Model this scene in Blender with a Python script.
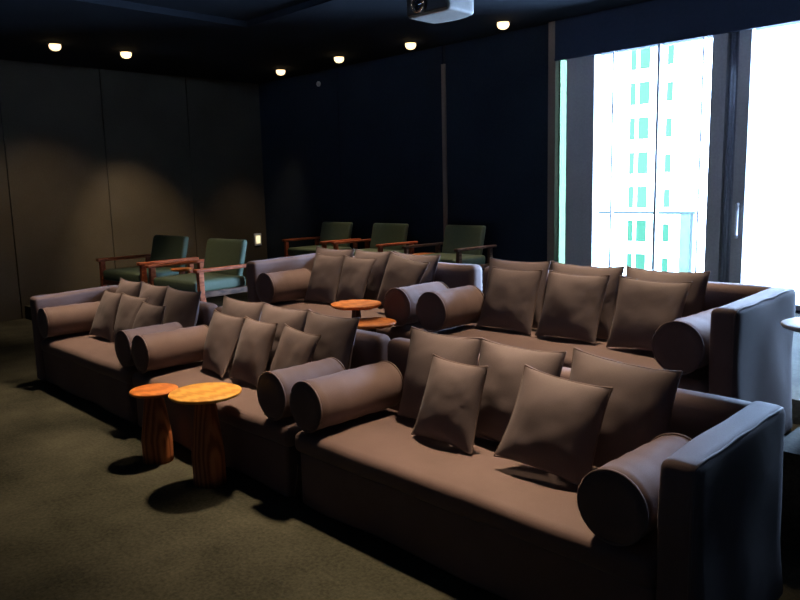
import bpy, bmesh, math, random
from mathutils import Vector, Matrix, noise
C = bpy.context.scene
COL = C.collection
PI = math.pi
for o in list(bpy.data.objects):
    bpy.data.objects.remove(o, do_unlink=True)

# ------------------------------------------------------------------ camera
cam_d = bpy.data.cameras.new('camera')
cam = bpy.data.objects.new('camera', cam_d); COL.objects.link(cam)
R0 = Vector((0.699, 0.714, -0.024)).normalized()
R1 = Vector((-0.091, 0.122, 0.988))
R1 = (R1 - R0 * R0.dot(R1)).normalized()
R2 = R0.cross(R1)
M = Matrix((R0, R1, R2)).transposed().to_4x4()
M.translation = Vector((0, 0, 1.75))
cam.matrix_world = M
cam_d.sensor_width = 36.0
cam_d.lens = 735.0 / 800.0 * 36.0
cam_d.clip_start = 0.05; cam_d.clip_end = 400
C.camera = cam

# ------------------------------------------------------------------ world / exposure
C.view_settings.view_transform = 'Standard'
C.view_settings.look = 'None'
C.view_settings.gamma = 1.0
C.view_settings.use_curve_mapping = False
C.view_settings.exposure = 0.0
w = bpy.data.worlds.new('world'); C.world = w
w.use_nodes = True
bg = w.node_tree.nodes['Background']
bg.inputs['Color'].default_value = (0.44, 0.61, 1.0, 1)
bg.inputs['Strength'].default_value = 85.0
# portal in the window opening (only guides the sky's light through the glass)
pl = bpy.data.lights.new('window_portal', 'AREA'); pl.shape = 'RECTANGLE'
pl.size = 4.8; pl.size_y = 2.75
pl.cycles.is_portal = True
po = bpy.data.objects.new('window_portal', pl); COL.objects.link(po)
po.location = (-3.0, 7.95, 1.83); po.rotation_euler = (-PI/2, 0, 0)

SOFA_SPOT = 660.0      # downlights over the sofas
CARPET_FILL = 70.0  # unseen lamps added to brighten the open carpet
WALL_SPOT = 300.0       # downlights along the walls
WARM = (1.0, 0.74, 0.50)

# ------------------------------------------------------------------ materials
def new_mat(name):
    m = bpy.data.materials.new(name); m.use_nodes = True
    nt = m.node_tree; b = nt.nodes['Principled BSDF']
    return m, nt, b
def spec(b, v):
    b.inputs['Specular IOR Level'].default_value = v
def texco(nt, scale=(1, 1, 1), kind='Object'):
    t = nt.nodes.new('ShaderNodeTexCoord'); mp = nt.nodes.new('ShaderNodeMapping')
    mp.inputs['Scale'].default_value = scale
    nt.links.new(t.outputs[kind], mp.inputs['Vector']); return mp.outputs['Vector']
def ramp(nt, fac, stops):
    r = nt.nodes.new('ShaderNodeValToRGB')
    els = r.color_ramp.elements
    els[0].position, els[0].color = stops[0][0], (*stops[0][1], 1)
    els[1].position, els[1].color = stops[-1][0], (*stops[-1][1], 1)
    for p, c in stops[1:-1]:
        e = els.new(p); e.color = (*c, 1)
    nt.links.new(fac, r.inputs['Fac']); return r.outputs['Color']
def noise_n(nt, vec, scale, detail=4, rough=.55):
    n = nt.nodes.new('ShaderNodeTexNoise'); n.inputs['Scale'].default_value = scale
    n.inputs['Detail'].default_value = detail; n.inputs['Roughness'].default_value = rough
    nt.links.new(vec, n.inputs['Vector']); return n.outputs['Fac']
def bump(nt, b, h, strength, dist=.01):
    bp = nt.nodes.new('ShaderNodeBump'); bp.inputs['Strength'].default_value = strength
    bp.inputs['Distance'].default_value = dist
    nt.links.new(h, bp.inputs['Height']); nt.links.new(bp.outputs['Normal'], b.inputs['Normal'])

def fabric(name, c0, c1, sheen=.08, wr=.25):
    m, nt, b = new_mat(name)
    v = texco(nt)
    n = noise_n(nt, v, 260, 2)
    n2 = noise_n(nt, v, 5, 3)
    mx = nt.nodes.new('ShaderNodeMath'); mx.operation = 'MULTIPLY_ADD'
    nt.links.new(n2, mx.inputs[0]); mx.inputs[1].default_value = .5
    hf = nt.nodes.new('ShaderNodeMath'); hf.operation = 'MULTIPLY'
    nt.links.new(n, hf.inputs[0]); hf.inputs[1].default_value = .5
    nt.links.new(hf.outputs[0], mx.inputs[2])
    nt.links.new(ramp(nt, mx.outputs[0], [(.3, c0), (.7, c1)]), b.inputs['Base Color'])
    b.inputs['Roughness'].default_value = .74; spec(b, .35)
    b.inputs['Sheen Weight'].default_value = sheen
    b.inputs['Sheen Roughness'].default_value = .4
    bump(nt, b, n, wr, .002)
    return m
def wood(name, c0, c1, c2, rough=.4, scale=(1, 1, 1), sc=6):
    m, nt, b = new_mat(name)
    v = texco(nt, scale)
    wv = nt.nodes.new('ShaderNodeTexWave'); wv.inputs['Scale'].default_value = sc
    wv.inputs['Distortion'].default_value = 6; wv.inputs['Detail'].default_value = 3
    wv.inputs['Detail Scale'].default_value = 1.5
    nt.links.new(v, wv.inputs['Vector'])
    nt.links.new(ramp(nt, wv.outputs['Fac'], [(.1, c0), (.5, c1), (.9, c2)]), b.inputs['Base Color'])
    b.inputs['Roughness'].default_value = rough; spec(b, .22)
    return m
def plain(name, c, rough=.6, metal=0, sp=.4):
    m, nt, b = new_mat(name)
    v = texco(nt); n = noise_n(nt, v, 40, 3)
    d = tuple(x * .88 for x in c)
    nt.links.new(ramp(nt, n, [(.35, d), (.65, c)]), b.inputs['Base Color'])
    b.inputs['Roughness'].default_value = rough; b.inputs['Metallic'].default_value = metal; spec(b, sp)
    return m
def emit(name, c, s):
    m, nt, b = new_mat(name)
    b.inputs['Base Color'].default_value = (*c, 1)
    b.inputs['Emission Color'].default_value = (*c, 1)
    b.inputs['Emission Strength'].default_value = s
    return m
def glass(name, tint):
    m = bpy.data.materials.new(name); m.use_nodes = True
    nt = m.node_tree; nt.nodes.clear()
    out = nt.nodes.new('ShaderNodeOutputMaterial')
    tr = nt.nodes.new('ShaderNodeBsdfTransparent'); tr.inputs['Color'].default_value = (*tint, 1)
    gl = nt.nodes.new('ShaderNodeBsdfGlossy'); gl.inputs['Roughness'].default_value = .02
    fr = nt.nodes.new('ShaderNodeFresnel'); fr.inputs['IOR'].default_value = 1.3
    mx = nt.nodes.new('ShaderNodeMixShader')
    nt.links.new(fr.outputs[0], mx.inputs[0]); nt.links.new(tr.outputs[0], mx.inputs[1])
    nt.links.new(gl.outputs[0], mx.inputs[2]); nt.links.new(mx.outputs[0], out.inputs['Surface'])
    return m

SOFA = fabric('sofa_linen', (.108, .069, .061), (.148, .098, .089))
PILLOW = fabric('pillow_linen', (.102, .078, .078), (.145, .112, .112))
PIPE = fabric('piping_fabric', (.115, .078, .07), (.15, .105, .092))
DARKCLOTH = fabric('dark_under_cloth', (.012, .011, .012), (.02, .018, .02))
GREEN = plain('green_leather', (.085, .115, .070), .6, 0, .25)
ARMWOOD = wood('red_arm_wood', (.26, .060, .022), (.36, .085, .030), (.46, .12, .042), .65, (4, 1, 4))
ARMDARK = wood('dark_arm_wood', (.05, .025, .014), (.08, .04, .022), (.12, .06, .035), .65, (4, 1, 4))
TOPWOOD = wood('honey_table_wood', (.56, .26, .045), (.68, .33, .065), (.76, .40, .09), .4, (1, 5, 1), 2.2)
TOPORANGE = wood('orange_table_wood', (.44, .13, .03), (.54, .175, .042), (.62, .22, .055), .4, (1, 5, 1), 2.2)
LEGWOOD = wood('trunk_wood', (.20, .062, .022), (.32, .10, .036), (.42, .145, .052), .6, (5, 5, .6), 2)
WHITETOP = plain('white_table_lacquer', (.72, .72, .70), .35)
GREYLEG = plain('grey_table_leg', (.42, .42, .42), .45)
METALW = plain('white_metal', (.75, .77, .78), .3, .2)
FRAME = plain('grey_window_frame', (.42, .40, .39), .5)  # grey raised to stand in for lens haze around the window
CURT = plain('grey_curtain', (.24, .245, .28), .8)  # also lightened, lens haze put into the colour
AQUA = glass('green_edge_glass', (.15, .20, .14))
TRIMB = plain('bronze_trim', (.20, .145, .10), .5)
BLACK = plain('black_plastic', (.012, .012, .013), .4)
PROJ = plain('projector_shell', (.27, .26, .235), .55)
RIM = plain('brushed_lens_ring', (.50, .32, .20), .25, .8)
LENS = plain('projector_lens', (.01, .012, .03), .05, 0, .8)
LAMP = emit('lamp_lens', (1, .72, .38), 2.4)
SWITCH = emit('lit_plate', (1.0, .86, .5), 1.1)
GLASS = glass('window_glass', (.93, .97, .96))
RAILGLASS = glass('rail_glass', (.75, .93, .90))
RAILM = plain('rail_metal', (.05, .07, .06), .5)
TOWERW = plain('tower_wall', (.85, .85, .83), .8)
TOWERG = plain('tower_glass', (.013, .024, .013), .8, 0, 0)
CONC = plain('balcony_concrete', (.55, .55, .54), .8)

def panel_mat(name, a, b_, pr=(55, 1.2, .35, .65)):
    m, nt, b = new_mat(name)
    v = texco(nt); n = noise_n(nt, v, pr[0], 5, .7); n2 = noise_n(nt, v, pr[1], 4)
    mm = nt.nodes.new('ShaderNodeMath'); mm.operation = 'ADD'
    nt.links.new(n, mm.inputs[0]); nt.links.new(n2, mm.inputs[1])
    hv = nt.nodes.new('ShaderNodeMath'); hv.operation = 'MULTIPLY'; hv.inputs[1].default_value = .5
    nt.links.new(mm.outputs[0], hv.inputs[0])
    nt.links.new(ramp(nt, hv.outputs[0], [(pr[2], a), (pr[3], b_)]), b.inputs['Base Color'])
    b.inputs['Roughness'].default_value = .95; spec(b, .1)
    bump(nt, b, n, .3, .004)
    return m
WALL = panel_mat('fabric_wall_panel', (.042, .036, .025), (.066, .057, .039))
WALLN = panel_mat('dark_back_panel', (.011, .016, .023), (.018, .026, .036))
CEIL = panel_mat('black_ceiling', (.010, .013, .018), (.016, .020, .026))
GAP = plain('panel_gap', (.006, .006, .007), .9)
BLIND = panel_mat('blind_cloth', (.022, .030, .048), (.030, .040, .060))
CARPET = panel_mat('carpet', (.017, .0175, .012), (.072, .070, .048), (48, 2.0, .36, .68))

# ------------------------------------------------------------------ mesh helpers
def obj(name, bm, mat, parent=None, smooth=False):
    me = bpy.data.meshes.new(name)
    bmesh.ops.recalc_face_normals(bm, faces=bm.faces)
    bm.to_mesh(me); bm.free()
    if smooth:
        for p in me.polygons: p.use_smooth = True
    mats = mat if isinstance(mat, (list, tuple)) else [mat]
    for m in mats: me.materials.append(m)
    o = bpy.data.objects.new(name, me); COL.objects.link(o)
    if parent: o.parent = parent
    return o
def tag(o, label=None, cat=None, group=None, kind=None):
    if label: o['label'] = label
    if cat: o['category'] = cat
    if group: o['group'] = group
    if kind: o['kind'] = kind
    return o
def thing(name, loc, label=None, cat=None, group=None, kind=None, rz=0):
    o = bpy.data.objects.new(name, None); COL.objects.link(o)
    o.empty_display_size = .1
    o.location = loc; o.rotation_euler = (0, 0, rz)
    return tag(o, label, cat, group, kind)
def box(bm, x0, x1, y0, y1, z0, z1, mi=0):
    vs = [bm.verts.new((x, y, z)) for z in (z0, z1) for y in (y0, y1) for x in (x0, x1)]
    for q in ((0, 2, 3, 1), (4, 5, 7, 6), (0, 1, 5, 4), (2, 6, 7, 3), (0, 4, 6, 2), (1, 3, 7, 5)):
        f = bm.faces.new([vs[i] for i in q]); f.material_index = mi
    return vs
def boxbm(*a):
    bm = bmesh.new(); box(bm, *a); return bm
def coords(h, r, n=6, arc=4):
    """sample positions along one axis of a rounded box: arcs at both ends, even steps between"""
    s = [-h + r * (1 - math.cos(PI / 2 * k / arc)) for k in range(arc)]
    mid = [-(h - r) + 2 * (h - r) * k / n for k in range(n + 1)]
    return s + mid + [-v for v in reversed(s)]
def soft(x0, x1, y0, y1, z0, z1, r=.03, n=(8, 8, 8), crown=0, wob=0, seed=0, fn=None):
    """rounded box on a grid; crown lifts the middle of its top, wob adds soft cloth unevenness"""
    bm = bmesh.new()
    h = ((x1 - x0) / 2, (y1 - y0) / 2, (z1 - z0) / 2)
    c = ((x0 + x1) / 2, (y0 + y1) / 2, (z0 + z1) / 2)
    r = min(r, min(h) * .98)
    cs = [coords(h[i], r, n[i]) for i in range(3)]
    for ax in range(3):
        u, v = (ax + 1) % 3, (ax + 2) % 3
        for s in (-1, 1):
            g = []
            for a in cs[u]:
                row = []
                for b in cs[v]:
                    p = [0, 0, 0]; p[ax] = s * h[ax]; p[u] = a; p[v] = b
                    q = [max(-(h[i] - r), min(h[i] - r, p[i])) for i in range(3)]
                    d = Vector([p[i] - q[i] for i in range(3)])
                    if d.length > 1e-9: d = d.normalized() * r
                    row.append(bm.verts.new(Vector(q) + d))
                g.append(row)
            for i in range(len(g) - 1):
                for j in range(len(g[0]) - 1):
                    bm.faces.new((g[i][j], g[i + 1][j], g[i + 1][j + 1], g[i][j + 1]))
    bmesh.ops.remove_doubles(bm, verts=bm.verts, dist=1e-5)
    for vtx in bm.verts:
        p = vtx.co.copy()
        if crown and p.z > 0:
            vtx.co.z += crown * max(0, 1 - (p.x / h[0]) ** 4) * max(0, 1 - (p.y / h[1]) ** 2)
        vtx.co += Vector(c)
        if wob:
            q = vtx.co * 3.2 + Vector((seed * 7.3, seed * 3.1, 0))
            vtx.co += Vector((noise.noise(q), noise.noise(q + Vector((9, 0, 0))), noise.noise(q + Vector((0, 9, 0))))) * wob
        if fn: vtx.co = fn(vtx.co)
    return bm
def lathe(prof, n=40, axis='z', c=(0, 0, 0), bm=None, cap=True):
    bm = bm or bmesh.new()
    def P(r, t, a):
        x, y = r * math.cos(a), r * math.sin(a)
        if axis == 'z': v = (x, y, t)
        elif axis == 'y': v = (x, t, y)
        else: v = (t, x, y)
        return bm.verts.new(Vector(v) + Vector(c))
    rings = [[P(r, t, 2 * PI * k / n) for k in range(n)] for r, t in prof]
    for i in range(len(rings) - 1):
        for k in range(n):
            bm.faces.new((rings[i][k], rings[i][(k + 1) % n], rings[i + 1][(k + 1) % n], rings[i + 1][k]))
    if cap:
        bm.faces.new(rings[0]); bm.faces.new(rings[-1])
    return bm
def tube(pts, r, closed=False, n=6, bm=None):
    bm = bm or bmesh.new()
    pts = [Vector(p) for p in pts]; N = len(pts); rings = []
    for i, p in enumerate(pts):
        a = pts[(i - 1) % N] if closed or i > 0 else p
        b = pts[(i + 1) % N] if closed or i < N - 1 else p
        d = (b - a).normalized()
        up = Vector((0, 0, 1)) if abs(d.z) < .9 else Vector((1, 0, 0))
        s = d.cross(up).normalized(); t = s.cross(d).normalized()
        rings.append([bm.verts.new(p + (s * math.cos(2 * PI * k / n) + t * math.sin(2 * PI * k / n)) * r) for k in range(n)])
    m = N if closed else N - 1
    for i in range(m):
        A, B = rings[i], rings[(i + 1) % N]
        for k in range(n):
            bm.faces.new((A[k], A[(k + 1) % n], B[(k + 1) % n], B[k]))
    if not closed:
        bm.faces.new(rings[0]); bm.faces.new(rings[-1])
    return bm

# ------------------------------------------------------------------ the room
XL, YB, XR, YF, ZC = -11.4, 7.7, 2.4, -3.0, 3.65
T2, T3 = .30, .45
def struct(name, bm, m): return tag(obj(name, bm, m), kind='structure')
struct('floor', boxbm(XL - .2, XR + .2, YF - .2, YB + .2, -.12, 0), CARPET)
bm = bmesh.new()
box(bm, -6.05, -1.22, 3.22, 4.62, 0, T2)
box(bm, -9.15, -6.05, 3.46, YB, 0, T3)
box(bm, XL, -9.15, 3.46, YB, 0, .19)
box(bm, -6.05, -1.22, 4.62, YB, 0, T3)
box(bm, -1.22, XR, 3.68, YB, 0, T3)
struct('floor_riser', bm, CARPET)
ZR = 3.72
bm = bmesh.new()
box(bm, XL - .2, -7.62, YF - .2, YB + .3, ZC, ZR + .15)
box(bm, -7.62, XR + .2, 5.02, YB + .3, ZC, ZR + .15)
box(bm, -7.62, XR + .2, YF - .2, 5.02, ZR, ZR + .15)
struct('ceiling', bm, CEIL)
# left wall: fabric panels with open joints
bm = bmesh.new()
box(bm, XL - .25, XL - .03, YF - .2, YB + .2, 0, ZC, 1)
ys = [YF - .1, -.88, .55, 1.98, 3.41, 4.84, 6.27, YB]
for a, b in zip(ys[:-1], ys[1:]): box(bm, XL - .03, XL, a + .008, b - .008, .001, ZC - .001)
struct('wall_left', bm, [WALL, GAP])
# back wall: panels, then the glazed opening
bm = bmesh.new()
box(bm, XL - .02, -5.5, YB + .03, YB + .25, 0, ZC, 1)
box(bm, -5.5, -5.13, YB + .03, YB + .05, 0, ZC, 1)
xs = [XL, -9.22, -6.985]
for a, b in zip(xs[:-1], xs[1:]): box(bm, a + .006, b - .006, YB, YB + .03, .001, ZC - .001)
box(bm, -6.925, -5.235, YB, YB + .03, .001, ZC - .001)
box(bm, -5.13, XR + .2, YB + .03, YB + .25, 3.22, ZC, 0)
box(bm, -.7, XR + .2, YB + .03, YB + .25, 0, 3.22, 0)
box(bm, -5.13, -.7, YB + .03, YB + .25, 0, T3 + .02, 0)
struct('wall_back', bm, [WALLN, GAP])
struct('wall_right', boxbm(XR, XR + .2, YF - .2, YB + .03, 0, ZC), WALLN)
struct('wall_front', boxbm(XL, XR, YF - .2, YF, 0, ZC), CEIL)
struct('trim_1', boxbm(-6.985, -6.925, YB - .025, YB + .03, T3, 3.40), TRIMB)
struct('trim_2', boxbm(-5.235, -5.135, YB - .05, YB + .03, T3, ZC - .002), TRIMB)

# window_1 : fixed glazing with a thin mullion ; door_1 : sliding door
wn = thing('window_1', (-4.2, YB, T3 + .02), kind='structure')
def part(name, m, parent, *b, smooth=False):
    l = parent.location
    return obj(name, boxbm(b[0] - l.x, b[1] - l.x, b[2] - l.y, b[3] - l.y, b[4] - l.z, b[5] - l.z), m, parent)
ZB, ZT = T3 + .02, 3.22
part('edge_glass', AQUA, wn, -5.13, -5.03, YB + .03, YB + .045, ZB, ZT)
def curtain(name, x0, x1, y, parent, amp, folds):
    l = parent.location; bm = bmesh.new(); n = 60; A = []; B = []
    for k in range(n + 1):
        t = k / n; x = x0 + (x1 - x0) * t
        yy = y + amp * math.sin(t * folds * 2 * PI) + .4 * amp * math.sin(t * folds * 4.7 * PI + 1)
        A.append((x - l.x, yy - l.y)); 
    for off in (0, .012):
        pass
    f = [[bm.verts.new((x, yy + o, z)) for x, yy in A] for o in (0, .012) for z in (ZB - l.z, ZT - l.z)]
    for k in range(n):
        bm.faces.new((f[0][k], f[0][k + 1], f[1][k + 1], f[1][k]))
        bm.faces.new((f[2][k], f[3][k], f[3][k + 1], f[2][k + 1]))
        bm.faces.new((f[1][k], f[1][k + 1], f[3][k + 1], f[3][k]))
        bm.faces.new((f[0][k], f[2][k], f[2][k + 1], f[0][k + 1]))
    bm.faces.new((f[0][0], f[1][0], f[3][0], f[2][0])); bm.faces.new((f[0][n], f[2][n], f[3][n], f[1][n]))
    return obj(name, bm, CURT, parent, True)
part('side_panel', FRAME, wn, -5.03, -4.66, YB + .03, YB + .16, ZB, ZT)
part('mullion', FRAME, wn, -4.475, -4.455, YB + .10, YB + .16, ZB, ZT)
part('mullion', FRAME, wn, -3.935, -3.905, YB + .10, YB + .16, ZB, ZT)
part('mullion', METALW, wn, -3.44, -3.42, YB + .10, YB + .16, ZB, ZT)
part('pane', GLASS, wn, -4.66, -4.475, YB + .125, YB + .135, ZB + .04, ZT)
part('pane', GLASS, wn, -4.455, -3.935, YB + .125, YB + .135, ZB + .04, ZT)
part('pane', GLASS, wn, -3.905, -3.44, YB + .125, YB + .135, ZB + .04, ZT)
part('bottom_rail', FRAME, wn, -4.66, -3.31, YB + .09, YB + .17, ZB, ZB + .04)
dr = thing('door_1', (-2.2, YB, ZB), kind='structure')
part('stile', FRAME, dr, -3.31, -3.16, YB + .03, YB + .19, ZB, ZT)
part('stile', FRAME, dr, -3.05, -2.93, YB + .05, YB + .13, ZB, ZT)
curtain('curtain', -3.17, -3.04, YB + .08, dr, .018, 2)
part('stile', FRAME, dr, -.8, -.7, YB + .05, YB + .19, ZB, ZT)
part('bottom_rail', FRAME, dr, -2.93, -.8, YB + .06, YB + .14, ZB, ZB + .05)
part('pane', GLASS, dr, -2.93, -.8, YB + .095, YB + .105, ZB + .05, ZT)
hx, hy = -2.99, YB + .05
l = dr.location
pts = [(hx, hy, 1.17), (hx, hy - .035, 1.175), (hx + .01, hy - .055, 1.20), (hx + .01, hy - .058, 1.34), (hx + .01, hy - .055, 1.47), (hx, hy - .035, 1.50), (hx, hy, 1.505)]
obj('handle', tube([Vector(p) - l for p in pts], .016, n=10), METALW, dr, True)['label'] = 'white bow handle'

# roller blind across the top of the glazing
rb = thing('roller_blind', (-3.1, YB - .06, 3.2), 'dark navy roller blind pulled down a little over the tall bright windows', 'blind')
part('blind_cloth', BLIND, rb, -5.13, -.6, YB - .07, YB - .06, 3.215, ZC - .005)
part('bottom_bar', BLIND, rb, -5.13, -.6, YB - .08, YB - .05, 3.19, 3.215)

# outside: balcony and the tower across the street
struct('floor_balcony', boxbm(-7, 3.5, YB + .26, 9.3, .1, .4), CONC)
rl = thing('balcony_railing', (-4.6, 9.2, .4), 'grey metal and glass balcony railing outside the tall window', 'railing')
part('top_rail', RAILM, rl, -5.6, -4.07, 9.18, 9.23, 1.33, 1.37)
part('rail_post', RAILM, rl, -4.13, -4.09, 9.18, 9.23, .4, 1.33)
part('rail_post', RAILM, rl, -5.6, -5.56, 9.18, 9.23, .4, 1.33)
part('end_panel', AQUA, rl, -4.27, -4.13, 9.195, 9.215, .45, 1.33)
part('glass_panel', RAILGLASS, rl, -5.56, -4.27, 9.2, 9.212, .45, 1.30)
tw = thing('apartment_tower', (-29, 62, -40), 'pale high-rise apartment tower with green windows seen through the window', 'building')
part('tower_wall', TOWERW, tw, -38, -18, 55, 68, -40, 60)
for k in range(-4, 8):
    z = 11.4 - 2.68 * k
    for a, b in ((-29.9, -29.45), (-29.15, -28.3)):
        part('window', TOWERG, tw, a, b, 54.96, 55.05, z - .95, z + .75)
    part('balcony_opening', TOWERG, tw, -26.9, -26.4, 54.96, 55.05, z - .9, z + .5)

# ------------------------------------------------------------------ downlights
def downlight(x, y, z, label, watts, group, size=82, blend=1.0, aim=None, soft_r=.10):
    t = thing('recessed_downlight', (x, y, z), label, 'ceiling light', group)
    obj('trim_ring', lathe([(.072, -.002), (.085, -.002), (.088, -.010), (.084, -.014), (.072, -.010), (.072, -.002)], 32, cap=False), BLACK, t, True)
    obj('lamp_lens', lathe([(.066, -.008), (.071, -.022), (.071, -.040), (.062, -.062), (.044, -.078), (.022, -.085), (.001, -.087)], 32), LAMP, t, True)
    ld = bpy.data.lights.new('downlight_beam', 'SPOT'); ld.energy = watts; ld.color = WARM
    ld.spot_size = math.radians(size); ld.spot_blend = blend; ld.shadow_soft_size = soft_r
    lo = bpy.data.objects.new('downlight_beam', ld); COL.objects.link(lo)
    lo.parent = t; lo.location = (0, 0, -.10)
    if aim:
        d = Vector(aim) - Vector((x, y, z)); lo.rotation_euler = d.to_track_quat('-Z', 'Y').to_euler()
    return t
G = 'downlights along the back and left walls'
downlight(-9.88, 3.66, ZC, 'lit ceiling downlight by the left wall, leftmost and nearest of the six', WALL_SPOT * .6, G, 80, .9, (-10.9, 3.9, 1))
downlight(-9.88, 4.58, ZC, 'lit ceiling downlight by the left wall, second from the left', WALL_SPOT * 1.3, G, 52, .8, (-11.2, 5.3, .9))
downlight(-9.90, 7.11, ZC, 'lit ceiling downlight in the far room corner', WALL_SPOT * .4, G, 50, 1, (-11.2, 7.2, .3))
downlight(-8.47, 7.12, ZC, 'lit ceiling downlight above the leftmost back-wall armchair', WALL_SPOT * .75, G, 52, 1, (-8.5, 6.3, 0))
downlight(-7.11, 7.22, ZC, 'lit ceiling downlight near the projector, just below it to the left', WALL_SPOT * .75, G, 52, 1, (-7.2, 6.3, 0))
downlight(-5.56, 7.20, ZC, 'lit ceiling downlight nearest the tall window', WALL_SPOT * .75, G, 52, 1, (-5.7, 6.3, 0))
G = 'downlights above the sofa rows'
for x, nm in ((-6.35, 'left'), (-4.3, 'middle'), (-2.2, 'right')):
    downlight(x, 3.10, ZR, 'lit ceiling downlight above the front row %s sofa' % nm, SOFA_SPOT * (.8 if nm == 'left' else 1.25), G, 50, 1.0, (x, 2.1, 0))
for x, nm in ((-4.7, 'left'), (-2.5, 'right')):
    downlight(x, 4.52, ZR, 'lit ceiling downlight above the second row %s sofa' % nm, SOFA_SPOT * .85, G, 58, 1.0, (x, 3.85, 0))
downlight(-7.2, 3.15, ZR, 'added fill downlight above the gap between the far left sofa and armchairs', SOFA_SPOT * .34, G, 70)  # added lamp, lifts the backs of the two left armchairs
G = 'added fill downlights above the open carpet'  # out-of-view fill lamps, added only to light the floor
for x, y, nm, p in ((-6.6, .0, 'left', 1.9), (-4.2, -.3, 'middle', .35), (-1.8, -.8, 'right', .15)):
    downlight(x, y, ZR, 'added fill downlight above the open carpet at the %s' % nm, CARPET_FILL * p, G, 58)

# ------------------------------------------------------------------ sofas
def make_sofa(label, x0, x1, y0, z0, left, right, flapL, flapR, seed, fl=.05):
    t = thing('sofa', ((x0 + x1) / 2, y0 + .42, z0), label, 'sofa', 'slipcovered sofas in two rows')
    a, b = x0 - t.location.x, x1 - t.location.x
    f, k = -.42, .43
    A = .14
    sa = a + (A if left else .0); sb = b - (A if right else .0)
    ca = a + (A if left else .034); cb = b - (A if right else .034)
    def sway(v):
        s = max(0, 1 - v.z / .34)
        v.y += -.012 * math.sin(v.x * 6.5 + seed) * s * (1 if v.y < 0 else 0)
        return v
    obj('slipcover', soft(ca + .006, cb - .006, f + .02, k - .02, .015, .335, .025, (24, 6, 8), wob=.006, seed=seed, fn=sway), SOFA, t, True)
    obj('seat_cushion', soft(sa + .006, sb - .006, f, k - .16, .315, .435, .045, (24, 10, 3), crown=.022, wob=.007, seed=seed + 1), SOFA, t, True)
    def rake(v):
        v.y += .035 * (v.z - .5) * (1 if v.y < k - .08 else .3); return v
    obj('backrest', soft(a + (A * .6 if left else .014), b - (A * .6 if right else .014), k - .155, k - .01, .1, .845, .05, (24, 3, 10), wob=.009, seed=seed + 2, fn=rake), SOFA, t, True)
    obj('back_skirt', soft(a + .012, b - .012, k - .05, k, .015, .5, .02, (16, 2, 6), wob=.006, seed=seed + 3), SOFA, t, True)
    for on, s, x in ((left, -1, a), (right, 1, b)):
        if on:
            xi, xo = (x, x + A) if s < 0 else (x - A, x)
            def flare(v, s=s, xm=(xi + xo) / 2):
                if (v.x - xm) * s > 0: v.x += s * .03 * max(0, 1 - v.z / .6) ** 2
                v.z += .012 * (v.y / .42) * (v.z > .7)
                return v
            ar = obj('armrest', soft(xi, xo, f - .005, k, .015, .835, .035, (4, 16, 14), wob=.010, seed=seed + 5, fn=flare), SOFA, t, True)
            xe = xo - .012 if s > 0 else xi + .012
            e = [(xe, f + .03 + (k - f - .07) * i / 14, .829 + .010 * ((f + .03 + .79 * i / 14) / .42) + .003 * math.sin(i * 1.3)) for i in range(15)]
            e = [(xe - s * .004, f + .002, .30 + .48 * i / 8) for i in range(9)] + [(xe, f + .008, .81)] + e
            obj('piping', tube(e, .0055), PIPE, ar, True)
    # corner pleats of the slipcover, kicking out at the bottom
    for on, s, x in ((flapL, -1, a), (flapR, 1, b)):
        if on:
            bm = bmesh.new(); n = 8; g = []
            for i in range(n + 1):
                tt = i / n; z = .26 - .245 * tt
                row = []
                for j in range(7):
                    u = j / 6
                    wdt = .012 + .125 * tt
                    row.append(bm.verts.new((x + s * (-.030 + fl * tt ** 1.5 * math.sin(PI * (.25 + .6 * u))), f + .015 + wdt * u, z)))
                g.append(row)
            for i in range(n):
                for j in range(6):
                    bm.faces.new((g[i][j], g[i + 1][j], g[i + 1][j + 1], g[i][j + 1]))
            r = bmesh.ops.extrude_face_region(bm, geom=bm.faces[:])
            for v in [v for v in r['geom'] if isinstance(v, bmesh.types.BMVert)]: v.co.x -= s * .004
            obj('corner_pleat', bm, PIPE, t, True)
    return t
Y1, Y2 = 2.28, 3.62
make_sofa('wide mauve-brown sofa in the right foreground, tall arm on its right', -3.24, -.97, Y1, 0, 0, 1, 1, 0, 1, .085)
make_sofa('armless mauve-brown sofa in the middle of the front row behind the stump tables', -5.28, -3.27, Y1, 0, 0, 0, 1, 0, 2)
make_sofa('mauve-brown sofa at the far left end of the front row, tall arm on its left', -7.36, -5.33, Y1, 0, 1, 0, 0, 1, 3)
make_sofa('mauve-brown second-row sofa below the tall window, tall arm on its right', -3.58, -1.375, Y2, T2, 0, 1, 1, 0, 4)
make_sofa('mauve-brown second-row sofa in front of the back-wall armchairs, tall arm on its left', -5.72, -3.62, Y2, T2, 1, 0, 0, 1, 5)

# ------------------------------------------------------------------ bolsters
def bolster(x, y0, zs, label, seed, L=.54, r=.138):
    t = thing('bolster_cushion', (x, y0, zs), label, 'bolster', 'round bolsters lying at the sofa ends')
    c = (0, 0, r)
    prof = [(r * .05, .008), (r * .6, .004), (r * .93, .0), (r, .012)] + [(r * (1 + .012 * math.sin(k * 2.1 + seed)), .012 + (L - .024) * k / 12) for k in range(1, 12)] + [(r, L - .012), (r * .93, L), (r * .6, L - .004), (r * .05, L - .008)]
    bm = lathe(prof, 40, 'y', c)
    for v in bm.verts:
        q = v.co * 5 + Vector((seed * 4.1, 0, seed))
        v.co += Vector((noise.noise(q), 0, noise.noise(q + Vector((5, 5, 5))))) * .006
        if v.co.z < .012: v.co.z = .012 + (v.co.z - .012) * .2
    obj('bolster_body', bm, SOFA, t, True)
    for yy in (.006, L - .006):
        obj('piping', tube([(math.cos(2 * PI * k / 36) * r * .985, yy, r + math.sin(2 * PI * k / 36) * r * .985) for k in range(36)], .006, True), PIPE, t, True)
S1, S2 = .464, .464 + T2
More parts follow.
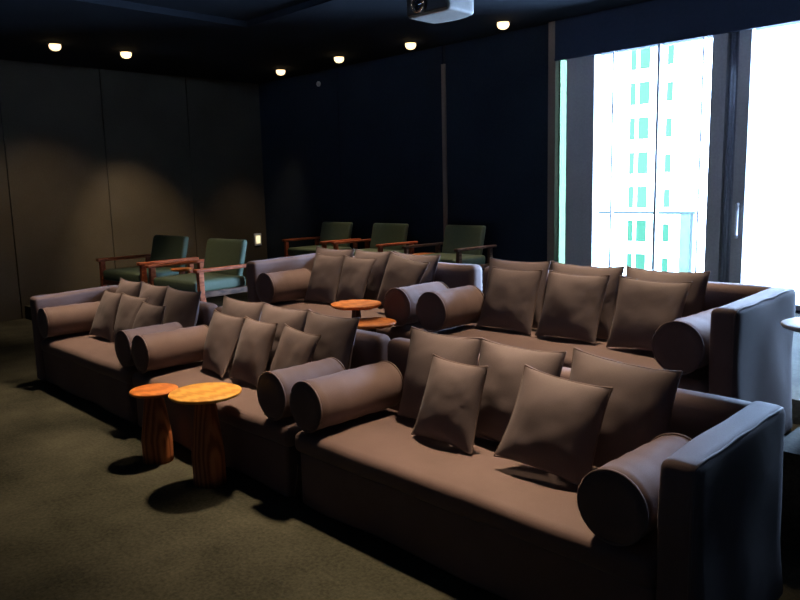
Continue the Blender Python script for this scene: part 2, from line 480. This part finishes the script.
bolster(-3.10, Y1 - .0, S1, 'bolster lying at the left end of the right foreground sofa', 1, .62)
bolster(-1.27, Y1 - .02, S1, 'bolster lying against the tall right arm of the foreground sofa', 2, .53)
bolster(-3.42, Y1, S1, 'bolster lying at the right end of the middle front sofa', 3, .47)
bolster(-5.075, Y1, S1, 'bolster lying at the left end of the middle front sofa behind the stump tables', 4)
bolster(-5.365, Y1, S1, 'bolster lying at the right end of the far left front sofa', 5, .46)
bolster(-7.065, Y1, S1, 'bolster lying against the tall left arm of the far left front sofa', 6)
bolster(-3.43, Y2, S2, 'bolster lying at the left end of the sofa below the window', 7, .44)
bolster(-1.665, Y2 - .02, S2, 'bolster lying against the right arm of the sofa below the window', 8)
bolster(-3.765, Y2, S2, 'bolster lying at the right end of the sofa in front of the armchairs', 9, .46)
bolster(-5.435, Y2, S2, 'bolster lying against the left arm of the sofa in front of the armchairs', 10, .46)

# ------------------------------------------------------------------ throw pillows
def pillow(x, y, zb, w, h, label, group, lean=18, roll=0, yaw=0, T=.075, seed=0):
    rnd = random.Random(seed)
    N = 26
    def outline(u, v):
        pin = .055
        px = u * w / 2 * (1 - pin * (1 - v * v) * abs(u) ** 2)
        pz = v * h / 2 * (1 - pin * (1 - u * u) * abs(v) ** 2)
        # ears bend a little
        e = (abs(u) * abs(v)) ** 5
        return px * (1 + .02 * e), pz * (1 + .03 * e)
    bm = bmesh.new()
    sh = [rnd.uniform(-1, 1) for _ in range(6)]
    def pt(u, v, s):
        px, pz = outline(u, v)
        t = ((1 - abs(u) ** 2.4) * (1 - abs(v) ** 2.4))
        t = max(t, 0) ** .62
        q = Vector((u * 1.6 + seed * 3.7, v * 1.6, s * 4.0))
        wr = noise.noise(q) * .17 + .07 * noise.noise(q * 3.1)
        # creases running in from the lower corners
        cr = 0
        for cx, cz, am in ((.75, -.75, sh[0]), (-.75, -.75, sh[1]), (.75, .2, sh[2])):
            d = math.hypot(u - cx, v - cz)
            ang = math.atan2(v - cz, u - cx)
            cr += am * .07 * math.exp(-(d / .55) ** 2) * math.sin(ang * 9 + sh[3] * 3)
        th = T * t * (1 + wr + cr)
        yy = s * th + .014 * math.sin(u * 2.2 + sh[4] * 2) * (1 - v * v) + .02 * sh[5] * u * v
        if v < 0: px *= 1 + .02 * (-v)
        return Vector((px, yy, pz + h / 2 * .97))
    grid = {}
    cs = [math.sin(PI / 2 * (2 * i / N - 1)) for i in range(N + 1)]
    for s in (-1, 1):
        for i in range(N + 1):
            for j in range(N + 1):
                edge = i in (0, N) or j in (0, N)
                if edge and (i, j, 0) in grid: grid[(i, j, s)] = grid[(i, j, 0)]; continue
                v = bm.verts.new(pt(cs[i], cs[j], 0 if edge else s))
                grid[(i, j, s)] = v
                if edge: grid[(i, j, 0)] = v
        for i in range(N):
            for j in range(N):
                q = [grid[(i, j, s)], grid[(i + 1, j, s)], grid[(i + 1, j + 1, s)], grid[(i, j + 1, s)]]
                bm.faces.new(q if s < 0 else q[::-1])
    seq = [(i, 0) for i in range(N)] + [(N, j) for j in range(N)] + [(i, N) for i in range(N, 0, -1)] + [(0, j) for j in range(N, 0, -1)]
    loop = [grid[(i, j, 0)].co.copy() for i, j in seq]
    o = obj('throw_pillow', bm, PILLOW, None, True)
    p = obj('piping', tube(loop, .0045, True, 5), PIPE, o, True)
    o.matrix_world = Matrix.Translation((x, y, zb)) @ Matrix.Rotation(math.radians(yaw), 4, 'Z') @ Matrix.Rotation(math.radians(-lean), 4, 'X') @ Matrix.Rotation(math.radians(roll), 4, 'Y')
    return tag(o, label, 'pillow', group)

def row(prefix, group, y0, zs, backs, smalls, seed):
    for k, (x, nm, kw) in enumerate(backs):
        a = dict(lean=15, T=.080, w=.52, h=.50); a.update(kw)
        pillow(x, y0 + .52 + a.pop('dy', 0), zs + a.pop('dz', 0), a.pop('w'), a.pop('h'), nm + prefix, group, seed=seed + k, **a)
    for k, (x, nm, kw) in enumerate(smalls):
        a = dict(lean=21, T=.056, w=.43, h=.43); a.update(kw)
        pillow(x, y0 + .335 + a.pop('dy', 0), zs + a.pop('dz', 0), a.pop('w'), a.pop('h'), nm + prefix, group, seed=seed + 10 + k, **a)
B3 = ('large back pillow, leftmost of three ', 'large back pillow, middle of three ', 'large back pillow, rightmost of three ')
F3 = ('small front pillow, leftmost of three ', 'small front pillow, middle of three ', 'small front pillow, rightmost of three ')
row('on the right foreground sofa', 'pillows on the right foreground sofa', Y1, .482,
    [(-2.665, B3[0], dict(w=.50)), (-2.155, B3[1], dict(w=.49)), (-1.62, B3[2], dict(w=.53, roll=3, dz=.012))],
    [(-2.42, 'small upright front pillow, left of two ', dict(w=.40, h=.42, yaw=-4, lean=19)),
     (-1.80, 'small tilted front pillow, right of two ', dict(h=.43, roll=5, yaw=4, lean=22, dz=.026, dy=-.03, w=.45))], 20)
row('on the middle front sofa', 'pillows on the middle front sofa', Y1, .482,
    [(-4.68, B3[0], dict(w=.51)), (-4.15, B3[1], dict(w=.50)), (-3.635, B3[2], dict(w=.49))],
    [(-4.64, F3[0], dict(yaw=-6, w=.41)), (-4.225, F3[1], dict(w=.40, yaw=-3)), (-3.765, F3[2], dict(w=.39, h=.40, roll=4, dz=.02))], 40)
row('on the far left front sofa', 'pillows on the far left front sofa', Y1, .482,
    [(-6.60, B3[0], dict(w=.46, dy=.035, lean=12)), (-6.11, B3[1], dict(w=.46, dy=.035, lean=12)), (-5.60, B3[2], dict(w=.50, dy=.01))],
    [(-6.60, F3[0], dict(w=.42)), (-6.16, F3[1], dict(w=.41)), (-5.725, F3[2], dict(w=.41, h=.40, dy=-.03))], 60)
row('on the second-row sofa in front of the armchairs', 'pillows on the second-row sofa by the armchairs', Y2, .482 + T2,
    [(-5.22, B3[0], dict(h=.46)), (-4.70, B3[1], dict(w=.47, h=.46)), (-4.18, B3[2], dict(w=.50, h=.46))],
    [(-5.09, F3[0], dict(w=.39)), (-4.685, F3[1], dict(w=.36, dy=-.012)), (-4.165, F3[2], dict(roll=8, dz=.03, w=.41))], 80)
row('on the second-row sofa below the window', 'pillows on the second-row sofa below the window', Y2, .482 + T2,
    [(-3.15, B3[0], dict(h=.46)), (-2.60, B3[1], dict(h=.46)), (-2.05, B3[2], dict(h=.46))],
    [(-3.06, F3[0], {}), (-2.57, F3[1], {}), (-2.04, F3[2], dict(w=.43, dy=-.02))], 100)

# ------------------------------------------------------------------ tables
def stump_table(x, y, z0, ht, rt, label, top, seed, rl=.095, leg=None, rotz=0):
    t = thing('side_table', (x, y, z0), label, 'side table', 'small round side tables', rz=rotz)
    obj('tabletop', lathe([(.001, ht - .026), (rt * .9, ht - .026), (rt * .97, ht - .020), (rt, ht - .010), (rt * .99, ht - .003), (rt * .96, ht), (.001, ht)], 56), top, t, True)
    prof = []
    for k in range(13):
        u = k / 12; r = rl * (1 - .42 * max(0, u - .35) / .65)
        prof.append((r, u * (ht - .027)))
    bm = lathe(prof, 36)
    for v in bm.verts:
        a = math.atan2(v.co.y, v.co.x)
        s = 1 + .07 * math.sin(3 * a + seed) + .03 * math.sin(5 * a + seed * 2 + v.co.z * 3)
        v.co.x *= s; v.co.y *= s
    obj('trunk_leg', bm, leg or LEGWOOD, t, True)
stump_table(-4.50, 2.10, 0, .485, .155, 'smaller orange wooden stump table on the carpet in front of the sofas', TOPORANGE, 1, rl=.098)
stump_table(-3.89, 2.135, 0, .575, .215, 'larger honey wooden stump table on the carpet in front of the sofas', TOPWOOD, 2, rl=.098)
stump_table(-4.02, 3.46, T2, .63, .185, 'higher orange table between the two rows, standing by the second-row bolsters', TOPORANGE, 3, rl=.05, leg=ARMDARK)
stump_table(-3.785, 3.395, T2, .53, .175, 'lower orange table between the two rows, half hidden by a front sofa back', TOPORANGE, 4, rl=.05, leg=ARMDARK)
stump_table(-1.095, 4.0, T3, .585, .20, 'white round table beside the right arm of the sofa below the window', WHITETOP, 5, rl=.05, leg=GREYLEG)
stump_table(-7.60, 3.98, T3, .47, .12, 'small orange table between the two left armchairs', TOPORANGE, 6, rl=.06)
stump_table(-7.0, 7.30, T3, .40, .17, 'small orange table between two armchairs at the back wall', TOPORANGE, 7, rl=.06)

# ------------------------------------------------------------------ armchairs
def make_chair(loc, rz, label, group, W=.98, armmat=ARMWOOD, postmat=None):
    t = thing('armchair', loc, label, 'armchair', group, rz=rz)
    hw = W / 2; sw = hw - .06
    obj('seat', soft(-sw, sw, -.04, .60, .31, .43, .035, (8, 8, 2), crown=.012), GREEN, t, True)
    def lean(v):
        v.y += .24 * (v.z - .40); return v
    obj('backrest', soft(-sw + .06, sw - .06, .52, .60, .40, .80, .03, (8, 2, 8), fn=lean), GREEN, t, True)
    def seam(v): return lean(v)
    for s in (-1, 1):
        bm = soft(s * hw - .035, s * hw + .035, -.06, .70, .525, .560, .012, (2, 8, 1))
        for v in bm.verts: v.co.z += .025 * (v.co.y < .2) * (1 - (v.co.y + .06) / .26) * 0
        obj('armrest', bm, armmat, t, True)
        obj('front_leg', soft(s * hw - .026, s * hw + .026, -.03, .03, 0, .53, .008, (1, 1, 4)), postmat or armmat, t, True)
        obj('rear_leg', soft(s * hw - .024, s * hw + .024, .57, .63, 0, .53, .008, (1, 1, 4)), postmat or armmat, t, True)
        obj('side_rail', soft(s * hw - .018, s * hw + .018, .025, .575, .27, .33, .008, (1, 4, 1)), ARMDARK, t, True)
    obj('front_rail', soft(-hw + .02, hw - .02, -.02, .02, .255, .31, .008, (6, 1, 1)), armmat, t, True)
    obj('rear_rail', soft(-hw + .02, hw - .02, .58, .62, .255, .31, .008, (6, 1, 1)), armmat, t, True)
    return t
G1, G2 = 'green armchairs behind the front left sofas', 'green armchairs along the back wall'
make_chair((-8.25, 3.58, T3), math.radians(4), 'green leather armchair with red-brown arms, leftmost, by the left wall', G1, .94)
make_chair((-6.98, 3.58, T3), math.radians(4), 'green leather armchair left of the second-row sofa, second from the left wall', G1, .90)
make_chair((-8.95, 6.72, T3), 0, 'green leather armchair at the back wall, leftmost of three near the corner light', G2, .94)
make_chair((-7.74, 6.72, T3), 0, 'green leather armchair at the back wall, middle of three', G2, .94)
make_chair((-6.32, 6.72, T3), 0, 'dark-armed green leather armchair below the bronze wall strip, rightmost of three', G2, .90, armmat=ARMDARK)

# ------------------------------------------------------------------ projector, wall light, sensor
pj = thing('projector', (-3.235, 3.55, 2.80), 'grey-white projector hanging from the ceiling on a pole', 'projector')
def bow(v):
    v.y += .045 * (1 - (v.x / .18) ** 2) * (v.y > .05); return v
obj('body', soft(-.175, .175, -.115, .125, 0, .135, .02, (10, 8, 3), fn=bow), PROJ, pj, True)
obj('front_grille', soft(-.165, .165, -.128, -.105, .012, .125, .008, (8, 1, 3)), BLACK, pj, True)
lb = obj('lens_barrel', lathe([(.046, -.12), (.046, -.165), (.040, -.165), (.036, -.15)], 32, 'y', (-.03, 0, .058)), BLACK, pj, True)
obj('lens_ring', lathe([(.040, -.163), (.050, -.160), (.053, -.170), (.049, -.178), (.040, -.176), (.040, -.163)], 32, 'y', (-.03, 0, .058), cap=False), RIM, lb, True)
obj('lens_glass', lathe([(.001, -.170), (.025, -.168), (.040, -.162)], 32, 'y', (-.03, 0, .058), cap=False), LENS, lb, True)
obj('mount_pole', lathe([(.025, .135), (.025, ZR - 2.80 - .002)], 20), BLACK, pj, True)
obj('mount_plate', lathe([(.08, ZR - 2.80 - .02), (.08, ZR - 2.80 - .001)], 24), BLACK, pj, True)

wl = thing('wall_light', (XL, 7.50, .80), 'small cream lit plate low on the left wall near the far corner', 'wall light')
obj('cover_plate', soft(.001, .02, -.075, .075, -.02, .20, .006, (1, 3, 3)), METALW, wl, True)
obj('lit_face', soft(.02, .026, -.045, .045, .02, .16, .003, (1, 2, 2)), SWITCH, wl, True)
sn = obj('wall_sensor', lathe([(.04, -.035), (.04, -.01), (.03, 0), (.001, 0)], 24, 'y'), FRAME, None, True)
sn.location = (-9.68, YB, 3.45); sn.scale = (1, 1, 1)
for v in sn.data.vertices: v.co.y = -v.co.y - .036
tag(sn, 'small grey round sensor high on the dark back wall', 'sensor')
